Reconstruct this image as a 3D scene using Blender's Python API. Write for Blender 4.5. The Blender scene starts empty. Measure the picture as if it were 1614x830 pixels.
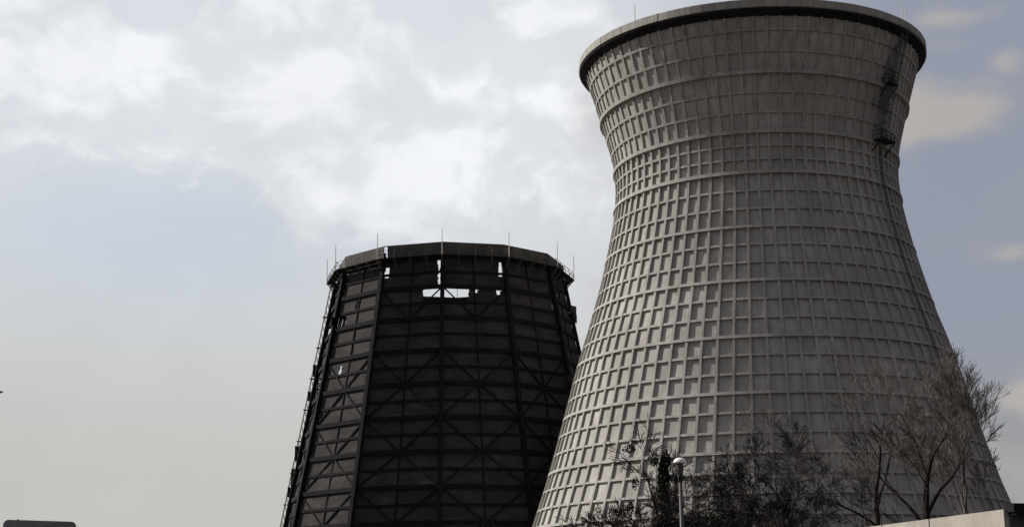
import bpy, math, random
from mathutils import Vector, Matrix
R = math.radians
sc = bpy.context.scene
C = sc.collection

# ------------------------------------------------------------------ camera
F, PITCH, ROLL = 2591.5, R(12.4603), R(-0.5483)
cam_d = bpy.data.cameras.new('camera'); cam = bpy.data.objects.new('camera', cam_d); C.objects.link(cam)
sc.camera = cam
cam_d.lens = F / 1614 * 36; cam_d.sensor_width = 36
cam_d.clip_start = 0.1; cam_d.clip_end = 20000
rw = Vector((1, 0, 0)); uw = Vector((0, -math.sin(PITCH), math.cos(PITCH))); fw = Vector((0, math.cos(PITCH), math.sin(PITCH)))
c_, s_ = math.cos(ROLL), math.sin(ROLL)
right = rw * c_ + uw * s_; up = uw * c_ - rw * s_
m = Matrix((right, up, -fw)).transposed().to_4x4(); m.translation = Vector((0, 0, 1.7))
cam.matrix_world = m

# ------------------------------------------------------------------ light
SUN_AZ, SUN_EL = R(-69.5), R(37)
sd = Vector((math.sin(SUN_AZ) * math.cos(SUN_EL), math.cos(SUN_AZ) * math.cos(SUN_EL), math.sin(SUN_EL)))
sun_d = bpy.data.lights.new('sun', 'SUN'); sun_d.energy = 5.0; sun_d.angle = R(0.8); sun_d.color = (1.0, 0.95, 0.87)
sun = bpy.data.objects.new('sun', sun_d); C.objects.link(sun)
sun.rotation_euler = (-sd).to_track_quat('-Z', 'Y').to_euler()
sun.location = (-60, 60, 120)

vs = sc.view_settings
vs.view_transform = 'Standard'; vs.look = 'None'; vs.exposure = 0.0; vs.gamma = 1.0; vs.use_curve_mapping = False


class NT:
    """tiny helper for writing node trees"""
    def __init__(s, tree):
        s.t = tree; s.n = tree.nodes; s.l = tree.links
    def new(s, typ, **kw):
        n = s.n.new(typ)
        for k, v in kw.items(): setattr(n, k, v)
        return n
    def put(s, sock, v):
        if hasattr(v, 'is_linked') or isinstance(v, bpy.types.NodeSocket): s.l.new(v, sock)
        else: sock.default_value = v
    def math(s, op, a, b=None, clamp=False):
        n = s.new('ShaderNodeMath', operation=op, use_clamp=clamp)
        s.put(n.inputs[0], a)
        if b is not None: s.put(n.inputs[1], b)
        return n.outputs[0]
    def ramp(s, v, a, b, lo=0.0, hi=1.0, smooth=True):
        n = s.new('ShaderNodeMapRange', interpolation_type='SMOOTHSTEP' if smooth else 'LINEAR')
        s.put(n.inputs[0], v); n.inputs[1].default_value = a; n.inputs[2].default_value = b
        n.inputs[3].default_value = lo; n.inputs[4].default_value = hi
        return n.outputs[0]
    def mix(s, f, a, b, blend='MIX'):
        n = s.new('ShaderNodeMix', data_type='RGBA', blend_type=blend)
        s.put(n.inputs[0], f); s.put(n.inputs[6], a if not isinstance(a, tuple) else (*a, 1)[:4]); s.put(n.inputs[7], b if not isinstance(b, tuple) else (*b, 1)[:4])
        return n.outputs[2]
    def noise(s, vec, scale, detail=4, rough=0.5, lac=2.0, dist=0.0):
        n = s.new('ShaderNodeTexNoise'); s.put(n.inputs['Vector'], vec)
        n.inputs['Scale'].default_value = scale; n.inputs['Detail'].default_value = detail
        n.inputs['Roughness'].default_value = rough; n.inputs['Lacunarity'].default_value = lac
        n.inputs['Distortion'].default_value = dist
        return n.outputs[0]
    def scale(s, vec, x, y, z, loc=(0, 0, 0)):
        n = s.new('ShaderNodeMapping'); s.put(n.inputs[0], vec); n.inputs[3].default_value = (x, y, z); n.inputs[1].default_value = loc
        return n.outputs[0]


# ------------------------------------------------------------------ sky
def srgb(r, g, b):
    def f(c):
        c /= 255
        return c / 12.92 if c <= 0.04045 else ((c + 0.055) / 1.055) ** 2.4
    return (f(r), f(g), f(b))


world = bpy.data.worlds.new('World'); sc.world = world; world.use_nodes = True
N = NT(world.node_tree); N.n.clear()
out = N.new('ShaderNodeOutputWorld'); bg = N.new('ShaderNodeBackground'); N.l.new(bg.outputs[0], out.inputs[0])
STR = 0.1
bg.inputs[1].default_value = STR
sky = N.new('ShaderNodeTexSky', sky_type='NISHITA'); sky.sun_disc = False
sky.sun_elevation = SUN_EL; sky.sun_rotation = SUN_AZ; sky.air_density = 1.2; sky.dust_density = 2.5; sky.altitude = 60
tc = N.new('ShaderNodeTexCoord'); D = tc.outputs['Generated']
sep = N.new('ShaderNodeSeparateXYZ'); N.l.new(D, sep.inputs[0])
# compass bearing and height of a direction, in hundredths of 2591 (so clouds can be laid out on the dome)
K = 25.9
U = N.math('MULTIPLY', N.math('ARCTAN2', sep.outputs[0], sep.outputs[1]), K)
E = N.math('MULTIPLY', N.math('ARCSINE', sep.outputs[2]), K)      # 0 at horizon, ~5.7 mid frame, ~9.7 top


def el(v):      # a list value -> elevation unit
    return (988 - v) / 100


def blob(x, y, rx, ry, amp):
    a = N.math('DIVIDE', N.math('SUBTRACT', U, (x - 807) / 100), rx / 100)
    b = N.math('DIVIDE', N.math('SUBTRACT', E, el(y)), ry / 100)
    r2 = N.math('ADD', N.math('MULTIPLY', a, a), N.math('MULTIPLY', b, b))
    return N.math('MULTIPLY', N.math('POWER', 2.71828, N.math('MULTIPLY', r2, -1.0)), amp)


def total(items):
    t = items[0]
    for i in items[1:]: t = N.math('ADD', t, i)
    return t


def c10(c): return tuple(v / STR for v in c)


# overcast veil, brighter on the sun's side (left), bluer and darker to the right
h = N.ramp(E, el(800), el(250))
left = N.mix(h, c10(srgb(199, 198, 194)), c10(srgb(226, 228, 233)))
left = N.mix(N.math('MINIMUM', blob(250, 390, 330, 110, 0.9), 1.0), left, c10(srgb(203, 212, 224)))
rgt = N.mix(N.ramp(E, el(760), el(520)), c10(srgb(156, 156, 158)), c10(srgb(149, 154, 169)))
veil = N.mix(N.ramp(U, (900 - 807) / 100, (1480 - 807) / 100), left, rgt)
skyc = N.mix(0.9, sky.outputs[0], veil)
# away from the sun the cloud deck is greyer
back = N.ramp(N.math('ABSOLUTE', N.math('SUBTRACT', U, -8.0)), 22, 60)
skyc = N.mix(back, skyc, c10((0.176, 0.171, 0.203)))
# clouds
warp = N.new('ShaderNodeVectorMath', operation='ADD')
n1 = N.new('ShaderNodeTexNoise'); N.l.new(D, n1.inputs['Vector']); n1.inputs['Scale'].default_value = 9; n1.inputs['Detail'].default_value = 3
vm = N.new('ShaderNodeVectorMath', operation='SCALE'); vm2 = N.new('ShaderNodeVectorMath', operation='SUBTRACT')
N.l.new(n1.outputs[1], vm2.inputs[0]); vm2.inputs[1].default_value = (.5, .5, .5)
N.l.new(vm2.outputs[0], vm.inputs[0]); vm.inputs['Scale'].default_value = 0.10
N.l.new(N.scale(D, 1, 1, 1.5), warp.inputs[0]); N.l.new(vm.outputs[0], warp.inputs[1])
cn = N.noise(warp.outputs[0], 11, 8, 0.52)
cn2 = N.noise(N.scale(warp.outputs[0], 1, 1, 1, (3.1, 1.7, 0.4)), 16, 7, 0.5)
bl = total([blob(0, 120, 110, 85, .42), blob(150, 110, 140, 36, .30), blob(330, 150, 110, 40, .22), blob(150, 170, 110, 50, .12),
            blob(470, 60, 90, 60, .34), blob(620, 90, 160, 90, .20), blob(520, 170, 90, 40, .22), blob(500, 310, 80, 45, .34),
            blob(560, 230, 190, 80, .26), blob(760, 190, 160, 120, .26), blob(860, 60, 90, 60, .08), blob(400, 215, 45, 18, .22),
            blob(900, 270, 60, 60, .12), blob(240, 230, 190, 60, .16), blob(330, 70, 120, 50, .10), blob(700, 300, 110, 50, .12), blob(200, 40, 150, 30, -.06), blob(455, 140, 45, 28, -.16), blob(690, 70, 80, 60, -.14)])
d = N.math('ADD', N.math('MULTIPLY', N.math('SUBTRACT', cn, 0.5), 1.05), bl)
d = N.math('ADD', d, N.math('MULTIPLY', N.math('SUBTRACT', N.noise(warp.outputs[0], 40, 5, .55), .5), .35))
mask = N.math('MULTIPLY', N.ramp(d, 0.02, 0.19), N.ramp(E, el(470), el(330)))
fine = N.noise(warp.outputs[0], 42, 6, 0.55)
shade = N.math('ADD', N.math('MULTIPLY', cn2, .75), N.math('MULTIPLY', fine, .25))
ccol = N.mix(N.ramp(shade, 0.41, 0.60), c10(srgb(224, 227, 231)), c10(srgb(246, 248, 251)))
mask = N.math('MULTIPLY', mask, N.ramp(U, 2.6, 1.2, .0, 1.0))
skyc = N.mix(mask, skyc, ccol)
# thin warm banks over the right-hand sky
bl2 = total([blob(1490, 222, 105, 40, .42), blob(1600, 150, 50, 24, .34), blob(1600, 80, 60, 18, .2), blob(1430, 240, 60, 18, .2),
             blob(1600, 655, 60, 30, .34), blob(1560, 760, 110, 50, .3), blob(920, 220, 50, 45, .16), blob(1500, 80, 60, 14, .14), blob(1590, 440, 30, 14, .18)])
cn3 = N.noise(warp.outputs[0], 14, 6, 0.5)
m2 = N.ramp(N.math('ADD', N.math('MULTIPLY', N.math('SUBTRACT', cn3, 0.5), 0.9), bl2), 0.02, 0.36)
m2 = N.math('MULTIPLY', m2, N.math('MULTIPLY', N.ramp(U, 0.4, 2.5), 0.85))
skyc = N.mix(m2, skyc, c10(srgb(184, 178, 173)))
bz = N.noise(warp.outputs[0], 5.5, 6, 0.55)
skyc = N.mix(N.ramp(bz, .35, .65, .0, .10), skyc, c10((0.30, 0.30, 0.315)))
# below the horizon
skyc = N.mix(N.ramp(E, -0.6, 0.0), c10((0.07, 0.068, 0.07)), skyc)
N.l.new(skyc, bg.inputs[0])


# ------------------------------------------------------------------ materials
def mat(name, col, rough=0.85, var=0.25, scale=1.0, bump=0.0, col2=None, metallic=0.0, zs=1.0):
    mt = bpy.data.materials.new(name); mt.use_nodes = True
    n = NT(mt.node_tree); b = n.n['Principled BSDF']
    t = n.new('ShaderNodeTexCoord'); v = n.scale(t.outputs['Object'], scale, scale, scale * zs)
    a = n.noise(v, 1.0, 6, 0.6)
    f = n.ramp(a, 0.3, 0.7)
    c2 = col2 or tuple(c * (1 - var * 1.6) for c in col)
    n.l.new(n.mix(f, c2, col), b.inputs['Base Color'])
    b.inputs['Specular IOR Level'].default_value = .12 if max(col) < .07 and rough > .6 else .4
    b.inputs['Roughness'].default_value = rough; b.inputs['Metallic'].default_value = metallic
    if bump:
        bp = n.new('ShaderNodeBump'); bp.inputs['Strength'].default_value = bump; bp.inputs['Distance'].default_value = 0.05
        n.l.new(n.noise(v, 6, 5, 0.6), bp.inputs['Height']); n.l.new(bp.outputs[0], b.inputs['Normal'])
    return mt


def concrete(name, base, panel=0.22, stains=True):
    mt = bpy.data.materials.new(name); mt.use_nodes = True
    n = NT(mt.node_tree); b = n.n['Principled BSDF']
    t = n.new('ShaderNodeTexCoord'); O = t.outputs['Object']
    big = n.ramp(n.noise(O, 0.10, 4, 0.6), 0.3, 0.7)
    streak = n.ramp(n.noise(n.scale(O, 1.3, 1.3, 0.09), 1.0, 5, 0.65), 0.35, 0.7)
    fine = n.noise(O, 2.2, 6, 0.7)
    col = n.mix(big, tuple(c * .80 for c in base), tuple(c * 1.14 for c in base))
    col = n.mix(n.math('MULTIPLY', streak, .62), col, tuple(c * k for c, k in zip(base, (.62, .60, .58))))
    at = n.new('ShaderNodeAttribute'); at.attribute_name = 'panel'
    col = n.mix(n.math('MULTIPLY', at.outputs['Fac'], panel), col, tuple(c * .55 for c in base))
    spot = n.ramp(n.noise(n.scale(O, .5, .5, .22), 1.0, 6, .7), .52, .68)
    col = n.mix(n.math('MULTIPLY', spot, .5), col, tuple(c * .5 for c in base))
    col = n.mix(n.ramp(fine, 0.35, 0.75, 0, .45), col, tuple(c * .7 for c in base))
    if stains:      # rain runs below the rim and rust runs lower down
        s0 = n.new('ShaderNodeSeparateXYZ'); n.l.new(O, s0.inputs[0])
        run = n.ramp(n.noise(n.scale(O, 1.9, 1.9, .045), 1.0, 3, .6), .53, .64)
        col = n.mix(n.math('MULTIPLY', n.math('MULTIPLY', run, n.ramp(n.math('ADD', s0.outputs[2], n.ramp(n.noise(O, .3, 3), .3, .7, -5, 5)), 55, 70)), .55), col, tuple(c * .38 for c in base))
        run2 = n.ramp(n.noise(n.scale(O, 2.3, 2.3, .07, (7, 3, 1)), 1.0, 3, .6), .60, .68)
        col = n.mix(n.math('MULTIPLY', run2, .4), col, tuple(c * k for c, k in zip(base, (.55, .46, .38))))
        run3 = n.ramp(n.noise(n.scale(O, 1.5, 1.5, .10, (1, 9, 4)), 1.0, 4, .6), .62, .70)
        col = n.mix(n.math('MULTIPLY', run3, .3), col, tuple(min(.6, c * 1.4) for c in base))
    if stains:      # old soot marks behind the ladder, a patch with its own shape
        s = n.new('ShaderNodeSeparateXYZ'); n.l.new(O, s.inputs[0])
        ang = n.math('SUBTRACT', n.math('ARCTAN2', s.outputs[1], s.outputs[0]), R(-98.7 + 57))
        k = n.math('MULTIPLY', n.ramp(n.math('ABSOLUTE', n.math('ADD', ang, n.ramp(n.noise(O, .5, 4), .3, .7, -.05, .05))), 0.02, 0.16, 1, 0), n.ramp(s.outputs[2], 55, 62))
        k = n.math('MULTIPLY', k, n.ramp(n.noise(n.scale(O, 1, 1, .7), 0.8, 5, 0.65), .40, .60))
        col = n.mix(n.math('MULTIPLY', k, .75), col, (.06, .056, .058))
    n.l.new(col, b.inputs['Base Color']); b.inputs['Roughness'].default_value = 0.92; b.inputs['Specular IOR Level'].default_value = .25
    bp = n.new('ShaderNodeBump'); bp.inputs['Strength'].default_value = .5; bp.inputs['Distance'].default_value = 0.06
    n.l.new(fine, bp.inputs['Height']); n.l.new(bp.outputs[0], b.inputs['Normal'])
    return mt


M = {}
CB = (.394, .381, .359)
M['concrete'] = concrete('weathered_concrete', tuple(c * 1.16 for c in CB), .5)
M['rib'] = concrete('concrete_ribs', CB, 0.0)
M['soffit'] = mat('dark_soffit', (.028, .024, .028), .9, .3, 1.2, .2)  # near-black colour for the ring below the rim lip
M['lip'] = concrete('lip_concrete', (.42, .405, .375), .5, False)
M['dark_steel'] = mat('dark_rusty_steel', (.016, .0138, .0165), .85, .3, 1.5, .2)
M['clad'] = None
M['pale_steel'] = mat('galvanised_steel', (.42, .40, .36), .6, .2, 2)
M['black_steel'] = mat('black_steel', (.03, .03, .032), .7, .2, 2)
M['worn_steel'] = mat('worn_steel', (.12, .112, .108), .8, .3, 2)
M['pale_rod'] = mat('pale_painted_rod', (.80, .74, .62), .6, .1, 2)
M['fascia'] = mat('tarred_fascia_boards', (.10, .094, .088), .9, .3, .8, .3, zs=.4)
M['bark'] = mat('dark_bark', (.028, .023, .021), .95, .3, 3, .3)
M['twig_pale'] = mat('pale_twigs', (.12, .108, .098), .9, .3, .5)
M['twig_mid'] = mat('grey_brown_twigs', (.055, .050, .047), .9, .3, .5)
M['twig_dark'] = mat('dark_twigs', (.030, .026, .026), .9, .3, .6)
M['leaf_dark'] = mat('ivy_leaves', (.018, .022, .014), .75, .4, .9)
M['beige'] = concrete('beige_wall_panels', (.44, .405, .36), .0, False)
M['seam'] = mat('joint_sealant', (.10, .095, .09), .9, .2, 2)
M['dark_and_shaded'] = mat('dark_and_shaded_wall', (.085, .083, .083), .9, .2, 1.2, .2)  # dark wall grey; on the front wall it stands in for shade
M['bitumen'] = mat('black_bitumen', (.014, .013, .015), .8, .2, 2, .2)
M['glass'] = mat('dark_window_glass', (.03, .035, .04), .12, .1, 1)
M['white_frame'] = mat('white_painted_frame', (.7, .7, .68), .5, .05, 2)
M['lamp_white'] = mat('white_lamp_enamel', (.82, .82, .80), .32, .06, 3)
M['lamp_glass'] = mat('frosted_lamp_glass', (.06, .06, .062), .3, .1, 3)
M['lamp_pole'] = mat('grey_lamp_pole', (.05, .048, .052), .5, .15, 2)
M['feather'] = mat('black_feathers', (.025, .025, .028), .6, .2, 20)
M['ground'] = mat('rough_ground', (.062, .062, .045), .95, .3, .15, .4, col2=(.075, .066, .055))
M['asphalt'] = mat('asphalt', (.05, .05, .052), .9, .2, .8, .3)
M['kerb'] = mat('kerb_stone', (.3, .29, .28), .9, .2, 1.2)

# tarred cladding: tone per lap band, colour noise standing in for shading of sagging boards
mt = bpy.data.materials.new('tarred_cladding'); mt.use_nodes = True; n = NT(mt.node_tree); b = n.n['Principled BSDF']
t = n.new('ShaderNodeTexCoord'); O = t.outputs['Object']
at = n.new('ShaderNodeAttribute'); at.attribute_name = 'panel'
a1 = n.ramp(n.noise(n.scale(O, .35, .35, .8), 1.0, 5, .6), .38, .66)
a2 = n.ramp(n.noise(n.scale(O, 4, 4, .25), 1.0, 4, .6), .3, .7)
col = n.mix(a1, (.034, .032, .032), (.068, .065, .063))
col = n.mix(n.math('MULTIPLY', a2, .35), col, (.035, .03, .028))
col = n.mix(n.math('MULTIPLY', at.outputs['Fac'], .6), col, (.026, .024, .025))
n.l.new(col, b.inputs['Base Color']); b.inputs['Roughness'].default_value = .9; b.inputs['Specular IOR Level'].default_value = .15
M['clad'] = mt


# ------------------------------------------------------------------ mesh helpers
class MB:
    def __init__(s): s.v = []; s.f = []; s.a = []
    def face(s, idx, a=0.0): s.f.append(idx); s.a.append(a)
    def box(s, c, x, y, z, a=0.0):
        """c centre, x y z half-extent vectors"""
        c = Vector(c); x = Vector(x); y = Vector(y); z = Vector(z); i = len(s.v)
        for sx, sy, sz in ((-1, -1, -1), (1, -1, -1), (1, 1, -1), (-1, 1, -1), (-1, -1, 1), (1, -1, 1), (1, 1, 1), (-1, 1, 1)):
            s.v.append(c + x * sx + y * sy + z * sz)
        for q in ((0, 3, 2, 1), (4, 5, 6, 7), (0, 1, 5, 4), (1, 2, 6, 5), (2, 3, 7, 6), (3, 0, 4, 7)):
            s.face([i + k for k in q], a)
        return s
    def abox(s, x0, x1, y0, y1, z0, z1, a=0.0):
        return s.box(((x0 + x1) / 2, (y0 + y1) / 2, (z0 + z1) / 2), ((x1 - x0) / 2, 0, 0), (0, (y1 - y0) / 2, 0), (0, 0, (z1 - z0) / 2), a)
    def bar(s, p, q, w, t=None, ref=(0, 0, 1)):
        """rectangular bar from p to q; t = depth along ref-ish direction"""
        p = Vector(p); q = Vector(q); d = q - p; L = d.length; d.normalize()
        r = Vector(ref); side = d.cross(r)
        if side.length < 1e-4: side = d.cross(Vector((1, 0, 0)))
        side.normalize(); o = side.cross(d).normalized(); t = t or w
        return s.box((p + q) / 2, d * L / 2, side * w / 2, o * t / 2)
    def tube(s, pts, rad, sides=4, cap=True):
        n0 = None; rings = []
        for k, p in enumerate(pts):
            p = Vector(p)
            d = Vector(pts[min(k + 1, len(pts) - 1)]) - Vector(pts[max(k - 1, 0)]); d.normalize()
            if n0 is None:
                n0 = d.orthogonal().normalized()
            n0 = (n0 - d * n0.dot(d)).normalized(); b0 = d.cross(n0); i = len(s.v)
            r = rad[k] if isinstance(rad, (list, tuple)) else rad
            for j in range(sides):
                a = 2 * math.pi * j / sides
                s.v.append(p + n0 * (math.cos(a) * r) + b0 * (math.sin(a) * r))
            rings.append(i)
        for a, b in zip(rings, rings[1:]):
            for j in range(sides):
                k = (j + 1) % sides
                s.face([a + j, a + k, b + k, b + j])
        if cap and sides > 2:
            s.face([rings[0] + j for j in reversed(range(sides))]); s.face([rings[-1] + j for j in range(sides)])
        return s
    def lathe(s, prof, n=48, closed=False):
        i0 = len(s.v); m_ = len(prof)
        for k in range(n):
            a = 2 * math.pi * k / n
            for r, z in prof: s.v.append(Vector((r * math.cos(a), r * math.sin(a), z)))
        rng = range(m_ if closed else m_ - 1)
        for k in range(n):
            k2 = (k + 1) % n
            for j in rng:
                j2 = (j + 1) % m_
                s.face([i0 + k * m_ + j, i0 + k2 * m_ + j, i0 + k2 * m_ + j2, i0 + k * m_ + j2])
        return s
    def build(s, name, m_, parent=None, smooth=False, attr=False):
        me = bpy.data.meshes.new(name); me.from_pydata([tuple(v) for v in s.v], [], s.f); me.update()
        if attr:
            a = me.attributes.new('panel', 'FLOAT', 'FACE'); a.data.foreach_set('value', s.a)
        if smooth: me.polygons.foreach_set('use_smooth', [True] * len(me.polygons))
        me.materials.append(m_)
        o = bpy.data.objects.new(name, me); C.objects.link(o)
        if parent: o.parent = parent
        return o


def thing(name, label, cat, loc, group=None, rz=0):
    o = bpy.data.objects.new(name, None); C.objects.link(o); o.location = loc; o.rotation_euler[2] = rz
    o['label'] = label; o['category'] = cat
    if group: o['group'] = group
    return o


def struct(o): o['kind'] = 'structure'; return o


# ------------------------------------------------------------------ ground
g = MB(); S = 6000
g.v = [Vector((-S, -S, 0)), Vector((S, -S, 0)), Vector((S, S, 0)), Vector((-S, S, 0))]; g.face([0, 1, 2, 3])
struct(g.build('ground', M['ground']))
g = MB(); g.v = [Vector((-300, -6, .004)), Vector((300, -6, .004)), Vector((300, 6, .004)), Vector((-300, 6, .004))]; g.face([0, 1, 2, 3])
struct(g.build('road', M['asphalt']))
g = MB(); g.abox(-300, 300, 6, 6.2, -.05, .12)
struct(g.build('kerb', M['kerb']))
g = MB(); g.v = [Vector((-300, 6.2, .10)), Vector((300, 6.2, .10)), Vector((300, 8.5, .10)), Vector((-300, 8.5, .10))]; g.face([0, 1, 2, 3])
struct(g.build('pavement', M['kerb']))

# ------------------------------------------------------------------ concrete cooling tower
AX = (30.36, 197.68)
FRONT = math.atan2(-AX[1], -AX[0])           # local angle facing the viewer
BT = thing('concrete_cooling_tower', 'tall pale grey concrete cooling tower with waffle ribbed waisted shell, flared top and ring beams', 'cooling tower', (AX[0], AX[1], 0))
PR = [(0.0, 31.6), (6.4, 30.05), (12.85, 28.15), (19.33, 26.0), (25.86, 24.12), (32.24, 22.36), (38.85, 20.28), (45.33, 18.57), (51.95, 17.28), (56.75, 17.24), (63.36, 18.78), (70.3, 20.8)]


def rad(z):
    """smooth profile through PR"""
    for i in range(len(PR) - 1):
        if z <= PR[i + 1][0] or i == len(PR) - 2:
            p0 = PR[max(i - 1, 0)]; p1 = PR[i]; p2 = PR[i + 1]; p3 = PR[min(i + 2, len(PR) - 1)]
            t = (z - p1[0]) / (p2[0] - p1[0]); h_ = p2[0] - p1[0]
            m1 = (p2[1] - p0[1]) / (p2[0] - p0[0]) * h_; m2_ = (p3[1] - p1[1]) / (p3[0] - p1[0]) * h_
            return (2 * t**3 - 3 * t**2 + 1) * p1[1] + (t**3 - 2 * t**2 + t) * m1 + (-2 * t**3 + 3 * t**2) * p2[1] + (t**3 - t**2) * m2_


MAJ = [p[0] for p in PR[1:]]
NR = 80; PH = R(-101.9)
rnd = random.Random(4)
# row levels: three panels between neighbouring ring beams
LV = []
for a, b_ in zip(MAJ, MAJ[1:]):
    LV += [a, a + (b_ - a) / 3, a + 2 * (b_ - a) / 3]
LV.append(MAJ[-1])
sh = MB(); zs = []
for i in range(len(LV) - 1):
    zs += [(LV[i] + (LV[i + 1] - LV[i]) * k / 2, i) for k in range(2)]
zs.append((LV[-1], len(LV) - 2))
SUB = 3; nA = NR * SUB
pr_ = {}
for z, _ in zs:
    r = rad(z)
    for k in range(nA):
        a = PH + 2 * math.pi * k / nA
        sh.v.append(Vector((r * math.cos(a), r * math.sin(a), z)))
for zi in range(len(zs) - 1):
    for k in range(nA):
        k2 = (k + 1) % nA; key = (k // SUB, zs[zi][1])
        if key not in pr_: pr_[key] = rnd.random() ** 1.5
        sh.face([zi * nA + k, zi * nA + k2, (zi + 1) * nA + k2, (zi + 1) * nA + k], pr_[key])
# inner skin
i0 = len(sh.v)
for z, _ in zs:
    r = rad(z) - .35
    for k in range(nA):
        a = PH + 2 * math.pi * k / nA
        sh.v.append(Vector((r * math.cos(a), r * math.sin(a), z)))
L_ = len(zs)
for zi in range(L_ - 1):
    for k in range(nA):
        k2 = (k + 1) % nA
        sh.face([i0 + zi * nA + k, i0 + (zi + 1) * nA + k, i0 + (zi + 1) * nA + k2, i0 + zi * nA + k2], .3)
for k in range(nA):
    k2 = (k + 1) % nA
    sh.face([k, i0 + k, i0 + k2, k2]); t_ = (L_ - 1) * nA
    sh.face([t_ + k, t_ + k2, i0 + t_ + k2, i0 + t_ + k])
shell = sh.build('shell', M['concrete'], BT, smooth=False, attr=True)


def ringband(mb, z, hh, dep, n=240, slope=True):
    """band standing dep proud of the shell, total height hh"""
    z0, z1 = z - hh / 2, z + hh / 2
    prof = [(rad(z0) - .1, z0), (rad(z0) + dep, z0), (rad(z1) + dep * .92, z1), (rad(z1) - .1, z1)]
    mb.lathe(prof, n, closed=True)


rb = MB()
for k in range(NR):                      # meridian ribs
    a = PH + 2 * math.pi * k / NR
    er = Vector((math.cos(a), math.sin(a), 0)); et = Vector((-math.sin(a), math.cos(a), 0))
    ww = .15; i = len(rb.v); nz = 0
    dj = rnd.uniform(-.02, .02)
    for z, _ in [(min(z_, 69.5), 0) for z_, _ in zs]:
        r = rad(z); dep = (.27 if z < 56.8 else .17) + rnd.uniform(-.02, .02); ww = .15 + rnd.uniform(-.018, .018)
        for dr, w in ((-.06, -ww * 1.25), (dep + dj, -ww), (dep + dj, ww), (-.06, ww * 1.25)):
            rb.v.append(er * (r + dr) + et * w + Vector((0, 0, z)))
        nz += 1
    for j in range(nz - 1):
        for q in ((0, 1), (1, 2), (2, 3)):
            rb.face([i + j * 4 + q[0], i + j * 4 + q[1], i + j * 4 + 4 + q[1], i + j * 4 + 4 + q[0]])
for i, z in enumerate(LV):
    if i % 3: ringband(rb, z, .26, .245 if z < 56.8 else .19)
rb.build('rib_lattice', M['rib'], BT)
for i, z in enumerate(MAJ[:-1]):
    q = MB(); ringband(q, z, .42 if z > 51 else .33, .42 if z > 51 else .33); q.build('ring_beam', M['rib'], BT, smooth=False)
# rim: projecting lip with walkway
q = MB(); 
NS = 96
for k in range(NS):       # lip cast in segments
    a0, a1 = 2 * math.pi * (k + .012) / NS, 2 * math.pi * (k + .988) / NS; i = len(q.v); pv = rnd.random(); jr = rnd.uniform(-.02, .02)
    pf = [(20.3, 70.16), (21.55 + jr, 70.16), (21.66 + jr, 70.22), (21.66 + jr, 71.1), (21.45 + jr, 71.22 + jr), (20.2, 71.22 + jr)]; m_ = len(pf)
    for a in (a0, (a0 + a1) / 2, a1):
        for r_, z_ in pf: q.v.append(Vector((r_ * math.cos(a), r_ * math.sin(a), z_)))
    for t_ in (0, 1):
        for j in range(m_): q.face([i + t_ * m_ + j, i + t_ * m_ + m_ + j, i + t_ * m_ + m_ + (j + 1) % m_, i + t_ * m_ + (j + 1) % m_], pv)
    q.face([i + j for j in range(m_)], pv); q.face([i + 2 * m_ + j for j in reversed(range(m_))], pv)
q.lathe([(20.25, 70.19), (21.5, 70.19), (21.5, 71.1), (20.25, 71.1)], 192, closed=True)
rim = q.build('rim', M['lip'], BT, attr=True)
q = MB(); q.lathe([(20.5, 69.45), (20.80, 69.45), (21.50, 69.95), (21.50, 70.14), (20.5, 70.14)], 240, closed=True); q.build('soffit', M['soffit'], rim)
for ph in (-38.5, 58.5, 60.8, 148, -122):
    a = FRONT + R(ph); q = MB()
    p = Vector((21.2 * math.cos(a), 21.2 * math.sin(a), 71.2))
    q.tube([p, p + Vector((0, 0, 1.6)), p + Vector((0, 0, 2.3))], [.05, .045, .02], 6); q.build('lightning_rod', M['pale_rod'], BT)
# legs and footing
q = MB(); q.lathe([(31.0, 0), (33.2, 0), (33.2, .7), (31.0, .7)], 160, closed=True); q.build('foundation_ring', M['rib'], BT)
for k in range(40):
    a0 = 2 * math.pi * k / 40
    for s in (1, -1):
        a1 = a0 + s * math.pi / 40
        q = MB(); q.bar((32 * math.cos(a0), 32 * math.sin(a0), .6), (30.0 * math.cos(a1), 30.0 * math.sin(a1), 6.6), .55)
        q.build('support_leg', M['rib'], BT)

# caged ladder down the shaded side, with its landing
AL = FRONT + R(56.5)


def lad_pt(z, off=.0, out_=.55, da=0):
    a = AL + da - R(1.5) * 0
    er = Vector((math.cos(a), math.sin(a), 0)); et = Vector((-math.sin(a), math.cos(a), 0))
    return er * (rad(z) + out_) + et * off + Vector((0, 0, z))


def ladder(mb, z0, z1, da=0, cage=True):
    steps = int((z1 - z0) / .9); zz = [z0 + (z1 - z0) * i / steps for i in range(steps + 1)]
    for a, b_ in zip(zz, zz[1:]):
        for s in (-.28, .28): mb.bar(lad_pt(a, s, .5, da), lad_pt(b_, s, .5, da), .07)
        for t_ in (0, .33, .66): mb.bar(lad_pt(a + (b_ - a) * t_, -.28, .5, da), lad_pt(a + (b_ - a) * t_, .28, .5, da), .04)
        if cage:
            pts = [(-.3, .5), (-.42, .85), (-.25, 1.2), (.25, 1.2), (.42, .85), (.3, .5)]
            for u_, w_ in zip(pts, pts[1:]): mb.bar(lad_pt(a, u_[0], u_[1], da), lad_pt(a, w_[0], w_[1], da), .05)
            for u_ in pts[1:-1]: mb.bar(lad_pt(a, u_[0], u_[1], da), lad_pt(b_, u_[0], u_[1], da), .045)


q = MB(); ladder(q, 7, 56.4, 0, False); q.build('ladder', M['worn_steel'], BT)
q = MB(); ladder(q, 57, 63.2, R(-1.2)); q.build('ladder', M['worn_steel'], BT)
q = MB(); ladder(q, 63.2, 70.1, R(1.6)); q.build('ladder', M['worn_steel'], BT)


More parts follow.
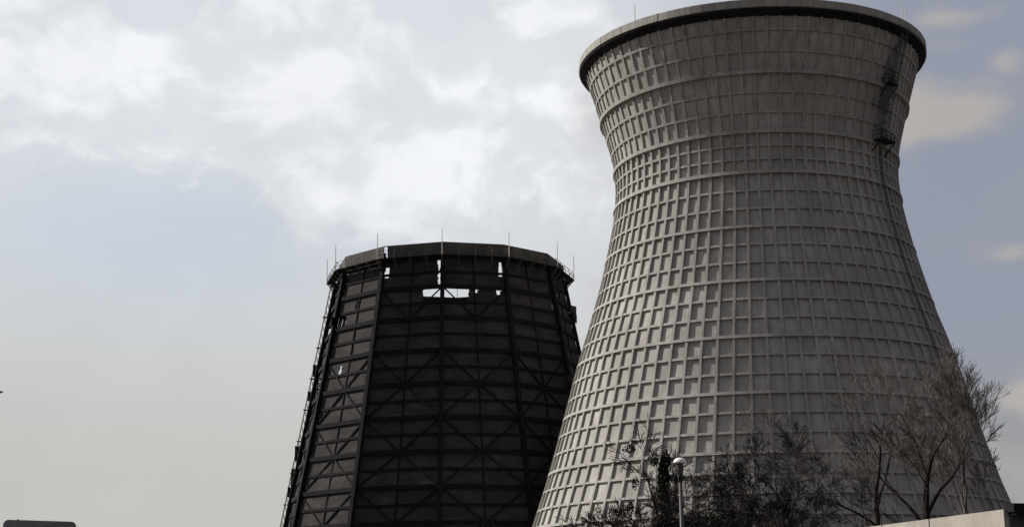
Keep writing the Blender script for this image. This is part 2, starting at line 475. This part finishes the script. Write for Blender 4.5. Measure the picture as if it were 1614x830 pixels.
def landing(z, wid, dep):
    q = MB(); a = AL
    er = Vector((math.cos(a), math.sin(a), 0)); et = Vector((-math.sin(a), math.cos(a), 0)); c = er * (rad(z) + dep / 2) + Vector((0, 0, z))
    q.box(c, er * dep / 2, et * wid / 2, Vector((0, 0, .07)))
    for s in (-1, -.33, .33, 1):
        p = er * (rad(z) + dep) + et * (wid / 2 * s) + Vector((0, 0, z)); q.bar(p, p + Vector((0, 0, 1.1)), .06)
        if abs(s) == 1:
            p0 = er * (rad(z) + .2) + et * (wid / 2 * s) + Vector((0, 0, z)); q.bar(p0, p0 + Vector((0, 0, 1.1)), .06)
            for hz in (.55, 1.1): q.bar(p0 + Vector((0, 0, hz)), p + Vector((0, 0, hz)), .05)
            q.bar(p, er * (rad(z - 1.4) + .1) + et * (wid / 2 * s) + Vector((0, 0, z - 1.4)), .12)
    for hz in (.1, .55, 1.1):
        q.bar(er * (rad(z) + dep) + et * wid / 2 + Vector((0, 0, z + hz)), er * (rad(z) + dep) - et * wid / 2 + Vector((0, 0, z + hz)), .06 if hz > .2 else .2)
    q.build('landing', M['black_steel'], BT)


landing(56.9, 2.9, 1.5); landing(63.6, 1.9, 1.0)

# ------------------------------------------------------------------ dark timber and steel cooling tower
TX = (-8.85, 230.0)
DT = thing('dark_cooling_tower', 'derelict black twelve sided cooling tower with gaps in its boarding and an outer steel frame', 'cooling tower', (TX[0], TX[1], 0))
F2 = math.atan2(-TX[1], -TX[0])
TOP = 51.45
def r2(z): return 16.0 + .193 * (51.3 - z)
VA = [F2 + R(-3.5 + 30 * k) for k in range(12)]      # vertex k=0 nearest; k positive to the right
ZM = [49.95, 45.8, 41.5, 37.1, 32.6, 28.1, 23.65, 19.1, 14.55, 10.1, 5.6, 1.1]


def P(k, z, dr=0.0, t=0.0):
    """point on the frame polygon: vertex k (+ fraction t towards k+1), pushed out by dr"""
    a, b_ = VA[k % 12], VA[(k + 1) % 12]; r = r2(z) + dr
    p = Vector((r * math.cos(a), r * math.sin(a), z)); q_ = Vector((r * math.cos(b_), r * math.sin(b_), z))
    return p.lerp(q_, t)


def outn(k):
    a = VA[k % 12] + R(15); return Vector((math.cos(a), math.sin(a), 0))


for k in range(12):
    q = MB(); er = Vector((math.cos(VA[k]), math.sin(VA[k]), 0))
    q.bar(P(k, 0), P(k, 49.9), .55, .5, er)
    q.build('column', M['dark_steel'], DT)
for i, z in enumerate(ZM):
    q = MB(); w = .55 if i else .3
    for k in range(12): q.bar(P(k, z, -.12), P(k + 1, z, -.12), .3, w, (0, 0, 1))
    q.build('ring_beam', M['dark_steel'], DT)
for k in range(12):     # bracing of one side: girts, middle posts, diamonds
    q = MB()
    for i, (a, b_) in enumerate(zip(ZM, ZM[1:])):
        mz = (a + b_) / 2
        q.bar(P(k, mz, -.2), P(k + 1, mz, -.2), .16, .34, (0, 0, 1))
        q.bar(P(k, a, -.22, .5), P(k, b_, -.22, .5), .12 if i < 3 else .18, .14, outn(k))
        if i in (0, 2) or (i == 1 and k not in (0, 11)): continue
        if i % 2 == 1 or i == 1:
            q.bar(P(k, a, -.17), P(k, b_, -.17, .5), .16, .16, outn(k)); q.bar(P(k + 1, a, -.17), P(k, b_, -.17, .5), .16, .16, outn(k))
        else:
            q.bar(P(k, a, -.17, .5), P(k, b_, -.17), .16, .16, outn(k)); q.bar(P(k, a, -.17, .5), P(k + 1, b_, -.17), .16, .16, outn(k))
    q.build('bracing', M['dark_steel'], DT)

# boarding; holes given as face k, z range, metres from left vertex (negative = from right vertex)
HOLES = [(0, 43.25, 45.7, 0, 3.55), (-1, 43.25, 45.7, -2.75, 0), (-1, 46.1, 49.6, -.62, -.30),
         (0, 47.6, 49.6, -.75, -.32), (0, 44.9, 45.7, -1.3, -.8), (0, 45.1, 45.7, 4.3, 4.8),
         (1, 43.4, 45.3, -.8, -.3), (-2, 43.3, 45.2, 3.6, 4.1), (-2, 45.4, 45.8, 4.0, 4.5), (-2, 48.3, 49.3, .1, .6),
         (-1, 47.4, 49.0, .2, .8), (-2, 48.0, 48.8, -.9, -.3), (-1, 50.1, 51.4, .1, .55),
         (-3, 41.9, 43.4, 0, 99), (-2, 41.8, 43.3, .25, 2.0), (-4, 41.5, 49, 0, 99), (-5, 43.5, 48.5, 3, 99),
         (-3, 33.8, 36.0, 2.0, 5.6), (-4, 34, 40.5, 0, 99), (-2, 35.0, 36.2, 2.8, 3.3),
         (2, 43, 45.2, .3, 1.0), (2, 46.5, 48, 3, 3.6), (3, 40.5, 41.5, 2, 4), (4, 41.5, 44.5, 3, 7), (3, 35.3, 36.9, 5, 6),
         (6, 48, 49.5, 2, 5), (7, 44, 45.2, 1, 2.2)]
rnd = random.Random(11)
for k in range(12):
    q = MB(); kk = k if k < 7 else k - 12
    top = 51.2 if kk not in (5, 6, -5, -6) else 50.7; rows = []
    zl = [top] + [z for i in range(len(ZM) - 1) for z in ((ZM[i] + ZM[i + 1]) / 2, ZM[i + 1])]
    for a, b_ in zip(zl, zl[1:]):
        lean = rnd.uniform(-.02, .06); sh_ = rnd.random()
        nrow = 6
        for j in range(nrow):
            z1 = a + (b_ - a) * j / nrow; z0 = a + (b_ - a) * (j + 1) / nrow; zc = (z0 + z1) / 2
            pa, pb = P(k, zc, -.33), P(k + 1, zc, -.33); Lx = (pb - pa).length; d_ = (pb - pa) / Lx
            # intervals left after the holes
            cuts = []
            for hk, h0, h1, u0, u1 in HOLES:
                if hk == kk and h0 < zc < h1:
                    if u0 < 0: u0 += Lx
                    if u1 <= 0: u1 += Lx
                    cuts.append((u0 + rnd.uniform(-.12, .12) if u0 > .05 else 0, min(u1 + rnd.uniform(-.12, .12), Lx)))
            cuts.sort(); segs = []; x = 0
            for c0, c1 in cuts:
                if c0 > x: segs.append((x, c0))
                x = max(x, c1)
            if x < Lx: segs.append((x, Lx))
            t0 = j / nrow; n_ = outn(k)
            for x0, x1 in segs:
                m0 = x0
                while m0 < x1 - 1e-3:
                    m1 = min(x1, (math.floor(m0 / 1.1 + 1e-6) + 1) * 1.1)
                    off = n_ * (lean * (t0 + .5 / nrow) * 2)
                    q.box(pa + d_ * (m0 + m1) / 2 + off, d_ * (m1 - m0) / 2, n_ * .03, Vector((-n_.x * .193, -n_.y * .193, 1)) * (z1 - z0) / 2,
                          min(1, max(0, sh_ * .6 + .4 * random.Random(k * 991 + int(m0 / 1.1) * 17 + int(a * 10)).random())))
                    m0 = m1
    q.build('boarding', M['clad'], DT, attr=True)
# inner lining posts seen through the gaps, one frame to each side
for k in (1, 2, 9, 10):
    q = MB()
    for t_ in (.08, .36, .64, .92): q.bar(P(k, 30, -1.0, t_), P(k, 50, -1.0, t_), .2)
    for z in (47.9, 39.3, 35): q.bar(P(k, z, -1.0, .04), P(k, z, -1.0, .96), .24)
    q.build('inner_frame', M['dark_steel'], DT)
# torn sheets hanging off the outer corners
rn2 = random.Random(8)
for kk in (-3, -3, -3, -3, 3, 3, 3, 3, 3, 3, 3, -4, 4, -2, 2, -3, -3, 3, 3, 3):
    z = rn2.uniform(20, 47); q = MB(); er = Vector((math.cos(VA[kk % 12]), math.sin(VA[kk % 12]), 0)); et = Vector((-er.y, er.x, 0))
    c = P(kk, z, .38); tl = rn2.uniform(-.25, .25); hh = rn2.uniform(.5, 1.3); w_ = rn2.uniform(.4, .8)
    q.box(c, (et * math.cos(tl + .6) + er * math.sin(tl + .6)) * w_, (er * math.cos(tl + .6) - et * math.sin(tl + .6)) * .03, (Vector((0, 0, 1)) + et * tl * .5) * hh, .2)
    q.build('loose_sheet', M['clad'], DT, attr=True)
# fascia at the head
q = MB()
for k in range(12):
    kk = k if k < 7 else k - 12
    n_ = outn(k); x0 = .55 if kk == -1 else 0; tz = 51.95 if kk not in (5, 6, -6) else 50.75; cz = (tz + 50.0) / 2; hz_ = (tz - 50.0) / 2
    pa, pb = P(k, cz, .12), P(k + 1, cz, .12); d_ = (pb - pa).normalized(); Lx = (pb - pa).length
    nb = 6
    for j in range(nb):
        a, b_ = x0 + (Lx - x0) * j / nb, x0 + (Lx - x0) * (j + 1) / nb
        q.box(pa + d_ * (a + b_) / 2 + n_ * rnd.uniform(-.03, .03), d_ * (b_ - a) / 2, n_ * .06, Vector((0, 0, hz_)), rnd.random())
    q.bar(P(k, tz + .05, .12), P(k + 1, tz + .05, .12), .2, .1, (0, 0, 1))
q.build('fascia', M['fascia'], DT)
# gangway with brackets and railing
q = MB()
for k in range(12):
    a, b_, c, d_ = P(k, 49.95, .25), P(k + 1, 49.95, .25), P(k + 1, 49.95, 1.45), P(k, 49.95, 1.45)
    q.box((a + b_ + c + d_) / 4, (b_ - a + c - d_) / 4, (d_ - a + c - b_) / 4, Vector((0, 0, .05)))
gw = q.build('gangway', M['dark_steel'], DT)
q = MB()
for k in (0, 1, 2, 3, 4, 7, 8, 9, 10, 11):
    for t_ in (0, .25, .5, .75):
        q.bar(P(k, 49.9, 1.4, t_), P(k, 48.6, .0, t_), .10 if t_ else .14); q.bar(P(k, 49.85, 0, t_), P(k, 49.85, 1.5, t_), .1)
        q.bar(P(k, 50, 1.42, t_), P(k, 51.15, 1.42, t_), .06)
    for hz in (50.5, 51.1): q.bar(P(k, hz, 1.42), P(k + 1, hz, 1.42), .045)
    q.bar(P(k, 51.1, 1.42), P(k, 49.95, .1), .05)
q.build('railing', mat('weathered_railing', (.10, .095, .085), .7, .3, 2), gw)
for k in range(12):
    q = MB(); p = P(k, 50.0, 1.42)
    q.tube([p, p + Vector((0, 0, 2.0)), p + Vector((0, 0, 3.5))], [.06, .055, .04], 6); q.build('lightning_rod', M['pale_rod'], DT)
# lit access ladder with landings up the left-hand corner
for kk, da in ((-3, .0),):
    q = MB(); z = 1.0; side = Vector((-math.sin(VA[kk]), math.cos(VA[kk]), 0))
    er = Vector((math.cos(VA[kk]), math.sin(VA[kk]), 0))
    while z < 49.5:
        z2 = min(z + 1.1, 49.9)
        for s in (-.3, .3): q.bar(P(kk, z, .3) + side * s, P(kk, z2, .3) + side * s, .08)
        q.bar(P(kk, z, .3) + side * -.3, P(kk, z, .3) + side * .3, .07)
        q.bar(P(kk, z, .3) + side * -.3, P(kk, z2, .3) + side * .3, .06)
        q.bar(P(kk, z, .75) + side * .3, P(kk, z2, .75) - side * .3, .07)
        for s in (-.3, .3):
            q.bar(P(kk, z, .75) + side * s, P(kk, z2, .75) + side * s, .06); q.bar(P(kk, z, .3) + side * s, P(kk, z2, .75) + side * s, .05)
        if int(z / 1.1) % 4 == 0: q.box(P(kk, z, .55), side * .5, er * .4, Vector((0, 0, .05)))
        z = z2
    q.build('ladder', M['pale_steel'], DT)
q = MB()
for k in range(12): q.bar(P(k, .25, 0), P(k + 1, .25, 0), .9, .9, (0, 0, 1))
q.build('plinth', M['rib'], DT)

# ------------------------------------------------------------------ flat roofed building at the lower right
H_ = 3.835
A0 = Vector((9.46, 32.0, 0)); dS = Vector((-1.266, 4.70, 0)).normalized(); dF = Vector((dS.y, -dS.x, 0))      # side runs away left, front runs right
B = thing('flat_roofed_building', 'low flat roofed building with beige panelled side wall and front coloured dark grey for shade', 'building', tuple(A0))
Z = Vector((0, 0, 1))
LS, LF = 24.0, 9.0
q = MB(); nP = 8; pw = [2.92, 2.1] + [3.0] * 6; x = .05; seams = []
for w in pw:
    q.box(dS * (x + w / 2 - .02) + dF * .06 + Z * H_ / 2, dS * (w / 2 - .025), dF * .06, Z * H_ / 2); x += w
    seams.append(MB().box(dS * (x - .02) + dF * .075 + Z * (H_ / 2 - .02), dS * .03, dF * .05, Z * (H_ / 2 - .02)))
q.build('side_wall', M['beige'], B)
for j_ in seams: j_.build('joint', M['seam'], B)
q = MB(); q.box(dF * (LF / 2 + .13) + dS * .12 + Z * (H_ / 2 - .05), dF * LF / 2, dS * .12, Z * (H_ / 2 - .05)); q.build('front_wall', M['dark_and_shaded'], B)  # shade on this side is put into the dark wall colour
q = MB(); q.box(dF * (LF / 2 + .2) - dS * .06 + Z * (H_ - .03), dF * (LF / 2 + .1), dS * .18, Z * .085)
q.box(dF * .22 - dS * .08 + Z * (H_ + .02), dF * .16, dS * .14, Z * .08); q.build('roof_edge', M['bitumen'], B)
q = MB(); q.box(dF * (LF / 2 + .15) + dS * (LS / 2) + Z * (H_ - .25), dF * (LF / 2 - .05), dS * (LS / 2 - .2), Z * .1); q.build('roof', M['bitumen'], B)
q = MB(); q.box(dF * (LF + .03) + dS * LS / 2 + Z * (H_ / 2 - .1), dF * .1, dS * LS / 2, Z * (H_ / 2 - .1))
q.box(dF * (LF / 2) + dS * (LS + .1) + Z * (H_ / 2 - .1), dF * LF / 2, dS * .1, Z * (H_ / 2 - .1)); q.build('rear_wall', M['dark_and_shaded'], B)
q = MB(); q.box(dF * 4 - dS * .02 + Z * 1.05, dF * .5, dS * .03, Z * 1.05); q.build('door', M['black_steel'], B)

# ------------------------------------------------------------------ far plant building, lower left
b2 = thing('plant_building', 'dark rounded flat roof of a small plant building at the lower left', 'building', (-35.0, 122.5, 0), rz=R(15.9))
q = MB(); q.abox(-2.35, 2.35, -2.2, 2.2, 0, 9.0); q.build('wall', M['dark_and_shaded'], b2)
me_ = MB(); w, dpt, zc, rr = 2.55, 2.5, 8.84, .38
prof = [(-w, 0), (-w, .35)]
for i in range(7):
    a = math.pi - i * math.pi / 12; prof.append((-w + rr + rr * math.cos(a), .38 + rr * math.sin(a)))
for i in range(7):
    a = math.pi / 2 - i * math.pi / 12; prof.append((w - rr + rr * math.cos(a), .28 + rr * math.sin(a)))
prof += [(w, 0)]
for y in (-dpt, dpt):
    for x, z in prof: me_.v.append(Vector((x, y, z + zc)))
n_ = len(prof)
for j in range(n_): me_.face([j, (j + 1) % n_, n_ + (j + 1) % n_, n_ + j])
me_.face(list(range(n_))[::-1]); me_.face(list(range(n_, 2 * n_)))
roof2 = me_.build('roof', mat('dark_roof_sheet', (.24, .225, .235), .55, .2, .8), b2)
q = MB(); q.tube([(-1.55, -1.9, 9.35), (-1.55, -1.9, 9.68)], .09, 8); q.build('vent_pipe', M['pale_steel'], roof2)
for z in (2.0, 5.2):
    for x in (-1.2, 1.2):
        q = MB(); q.abox(x - .55, x + .55, -2.24, -2.19, z - .07, z + 1.37); wdw = q.build('window', M['white_frame'], b2)
        q = MB(); q.abox(x - .47, x + .47, -2.27, -2.23, z, z + 1.3); q.build('pane', M['glass'], wdw)


# ------------------------------------------------------------------ street lamp
lp = thing('street_lamp', 'street lamp with white domed cap on slim grey pole in front of the ribbed tower', 'street lamp', (4.53, 45, 0))
zt = 6.12
q = MB(); q.lathe([(.09, 0), (.09, .9), (.055, .95), (.05, zt - .55), (.0001, zt - .55)], 16); q.build('pole', M['lamp_pole'], lp, smooth=True)
q = MB(); q.lathe([(.0001, 0), (.0, 0), (.08, -.012), (.145, -.05), (.18, -.11), (.185, -.15), (.16, -.155), (.0001, -.15)], 28)
for i, v in enumerate(q.v): q.v[i] = v + Vector((0, 0, zt + .06))
cap = q.build('cap', M['lamp_white'], lp, smooth=True)
q = MB(); q.lathe([(.0001, zt - .09), (.10, zt - .09), (.10, zt - .18), (.08, zt - .34), (.05, zt - .42), (.0001, zt - .42)], 24); q.build('lantern', M['lamp_glass'], lp, smooth=True)
q = MB(); q.lathe([(.0001, zt - .40), (.085, zt - .41), (.085, zt - .47), (.06, zt - .56), (.05, zt - .62), (.0001, zt - .62)], 20); q.build('collar', M['black_steel'], lp, smooth=True)


# ------------------------------------------------------------------ bare trees
def grow(seed, height, trunk_r, lean=(0, 0), spread=.55, levels=6, fork=.28, kids=(3, 4), upward=.25, thin=.0085, ratio=.74, first_n=6):
    rn = random.Random(seed); wood = MB(); twig = MB(); tips = []

    def branch(p, d, L, r, lv):
        segs = 5 if lv < 2 else (4 if lv < 4 else 3)
        pts = [p]; dd = d.copy(); rr_ = [r]
        for i in range(segs):
            dd = (dd + Vector((rn.gauss(0, .13), rn.gauss(0, .13), rn.gauss(0, .07) + upward * .22))).normalized()
            pts.append(pts[-1] + dd * L / segs); rr_.append(max(thin, r * (1 - .55 * (i + 1) / segs)))
        (wood if lv < 3 else twig).tube(pts, rr_, 6 if lv < 2 else (4 if lv < 3 else 3), cap=False)
        if lv >= levels:
            tips.append(pts[-1]); return
        nk = rn.randint(*kids) + (1 if lv >= levels - 2 else 0)
        for c in range(nk):
            t_ = (.30 + .7 * (c + rn.random()) / nk) if c else 1.0
            fi = min(segs - 1, int(t_ * segs)); fr = t_ * segs - fi if fi < segs else 1
            q0 = pts[fi].lerp(pts[fi + 1], min(1, fr)); base = (pts[fi + 1] - pts[fi]).normalized()
            az = rn.uniform(0, 2 * math.pi); o = base.orthogonal().normalized(); o.rotate(Matrix.Rotation(az, 3, base))
            ang = rn.uniform(.25, spread + .15) if c else rn.uniform(.05, .3)
            nd = (base * math.cos(ang) + o * math.sin(ang)).normalized(); nd = (nd + Vector((0, 0, upward))).normalized()
            branch(q0, nd, L * ratio * rn.uniform(.75, 1.12), max(thin, rr_[min(fi + 1, segs)] * (.8 if c == 0 else rn.uniform(.5, .7))), lv + 1)

    th = height * fork
    d = Vector((lean[0] * .3, lean[1] * .3, 1)).normalized(); pts = [Vector((0, 0, 0))]; rr_ = [trunk_r * 1.25]
    for i in range(6):
        pts.append(pts[-1] + (d + Vector((rn.gauss(0, .03), rn.gauss(0, .03), 0))) * th / 6); rr_.append(trunk_r * (1 - .2 * (i + 1) / 6))
    wood.tube(pts, rr_, 10)
    L0 = height * (1 - fork) * .36
    for c in range(first_n):
        az = 2 * math.pi * (c + rn.uniform(-.3, .3)) / first_n
        ang = spread * rn.uniform(.55, 1.15) if c else .06
        nd = Vector((math.cos(az) * math.sin(ang) + lean[0] * .25, math.sin(az) * math.sin(ang) + lean[1] * .25, math.cos(ang))).normalized()
        st = pts[-1].lerp(pts[3], 0 if c == 0 else rn.random() * .9)
        branch(st, nd, L0 * rn.uniform(.85, 1.15), trunk_r * (.72 if c == 0 else .5), 0)
    return wood, twig, tips


def make_tree(name, label, loc, seed, height, trunk_r, wmat, tmat, cat='tree', group=None, leaves=None, **kw):
    t_ = thing(name, label, cat, loc, group)
    wood, twig, tips = grow(seed, height, trunk_r, **kw)
    wood.build('trunk', wmat, t_, smooth=True); twig.build('crown', tmat, t_)
    if leaves:
        rn = random.Random(seed + 5); q = MB()
        for (cx, cy, cz, rx, rz, nl) in leaves:
            for _ in range(nl):
                while True:
                    u = Vector((rn.uniform(-1, 1), rn.uniform(-1, 1), rn.uniform(-1, 1)))
                    if u.length < 1: break
                c = Vector((cx + u.x * rx, cy + u.y * rx, cz + u.z * rz)); s = rn.uniform(.035, .075)
                a = Vector((rn.gauss(0, 1), rn.gauss(0, 1), rn.gauss(0, 1))).normalized(); b_ = a.orthogonal().normalized(); i = len(q.v)
                q.v += [c - a * s, c + b_ * s * .6, c + a * s, c - b_ * s * .6]; q.face([i, i + 1, i + 2, i + 3])
        q.build('foliage', M['leaf_dark'], t_)
    return t_


make_tree('bare_tree', 'tall bare tree with thick dark trunk behind the middle of the beige wall', (17.35, 70, 0), 21, 13.2, .19, M['bark'], M['twig_mid'],
          lean=(.0, 0), spread=.62, levels=5, fork=.50, upward=.12, ratio=.72, kids=(2, 3), thin=.0085)
make_tree('bare_tree', 'bare tree with thinner dark trunk left of the thick trunk above the beige wall', (15.95, 71.5, 0), 34, 12.9, .13, M['bark'], M['twig_pale'],
          lean=(-.22, 0), spread=.66, levels=6, fork=.5, upward=.11, ratio=.73, kids=(2, 3), thin=.006)
make_tree('bare_tree', 'pale bare tree whose upper twigs show against the sky beside the tower edge', (20.8, 77, 0), 52, 15.2, .12, M['twig_pale'], M['twig_pale'],
          lean=(.0, 0), spread=.40, levels=5, fork=.52, upward=.20, ratio=.70, kids=(3, 4), thin=.009)
make_tree('bare_tree', 'low bushy bare tree with dense dark brown twigs before the tower foot', (10.7, 64, 0), 77, 8.9, .09, M['bark'], M['twig_dark'],
          lean=(-.1, 0), spread=.95, levels=6, fork=.55, upward=.05, ratio=.74, thin=.0075, kids=(2, 4))
make_tree('bare_tree', 'low dark bare tree with fuzzy twigs between the lamp side scrub and the bushy tree', (8.75, 62, 0), 143, 8.2, .08, M['bark'], M['twig_dark'],
          lean=(.1, 0), spread=.95, levels=6, fork=.55, upward=.05, ratio=.74, thin=.0075, kids=(2, 4))
make_tree('ivy_clad_tree', 'ivy clad bare tree with dark clumps in its branches just left of the street lamp', (5.25, 58, 0), 91, 8.3, .12, M['bark'], M['bark'],
          lean=(-.2, 0), spread=1.0, levels=5, fork=.58, upward=.04, ratio=.74, thin=.010, kids=(2, 4), first_n=8,
          leaves=[(.05, 0, 5.4, .2, .9, 600), (0, 0, 6.5, .22, 1.1, 800), (.1, 0, 7.3, .2, .5, 260), (-1.2, 0, 7.8, .26, .16, 80), (-1.0, 0, 6.6, .12, .26, 60),
                  (.35, 0, 6.75, .4, .14, 160), (-.35, 0, 7.4, .22, .25, 90), (-1.15, 0, 5.7, .1, .3, 50), (0, 0, 3, .25, 2.2, 1200)])
make_tree('shrubby_tree', 'dark scrubby tree growing low beside the street lamp pole', (7.2, 60, 0), 113, 7.0, .08, M['bark'], M['bark'],
          lean=(0, 0), spread=1.0, levels=6, fork=.5, upward=.05, ratio=.74, kids=(2, 4), thin=.0075,
          leaves=[(-.4, 0, 5.2, .8, .45, 600), (.5, 0, 5.3, .6, .5, 300), (.9, .3, 4.8, .7, .5, 400), (0, 0, 3.6, 1.0, 1.2, 2500)])

# ------------------------------------------------------------------ bird at the left edge
bd = thing('bird', 'small dark bird in the air at the left edge of the sky', 'bird', (-28.42, 90, 14.56))
q = MB()
q.tube([(-.34, 0, 0), (-.2, 0, .02), (-.02, 0, .03), (.12, 0, .035), (.2, 0, .06), (.26, 0, .05), (.31, 0, .035)], [.012, .05, .075, .06, .045, .03, .004], 10)
for s in (1, -1):
    i = len(q.v)
    q.v += [Vector((.10, .03 * s, .05)), Vector((.12, .26 * s, .17)), Vector((0.0, .55 * s, .12)), Vector((-.1, .26 * s, .14)), Vector((-.1, .03 * s, .04)),
            Vector((.10, .03 * s, .035)), Vector((.12, .26 * s, .155)), Vector((-.1, .26 * s, .125)), Vector((-.1, .03 * s, .025))]
    q.face([i, i + 1, i + 3, i + 4]); q.face([i + 1, i + 2, i + 3]); q.face([i + 5, i + 8, i + 7, i + 6]); q.face([i + 6, i + 7, i + 2]); q.face([i, i + 5, i + 6, i + 1]); q.face([i + 4, i + 3, i + 7, i + 8])
q.build('body', M['feather'], bd)
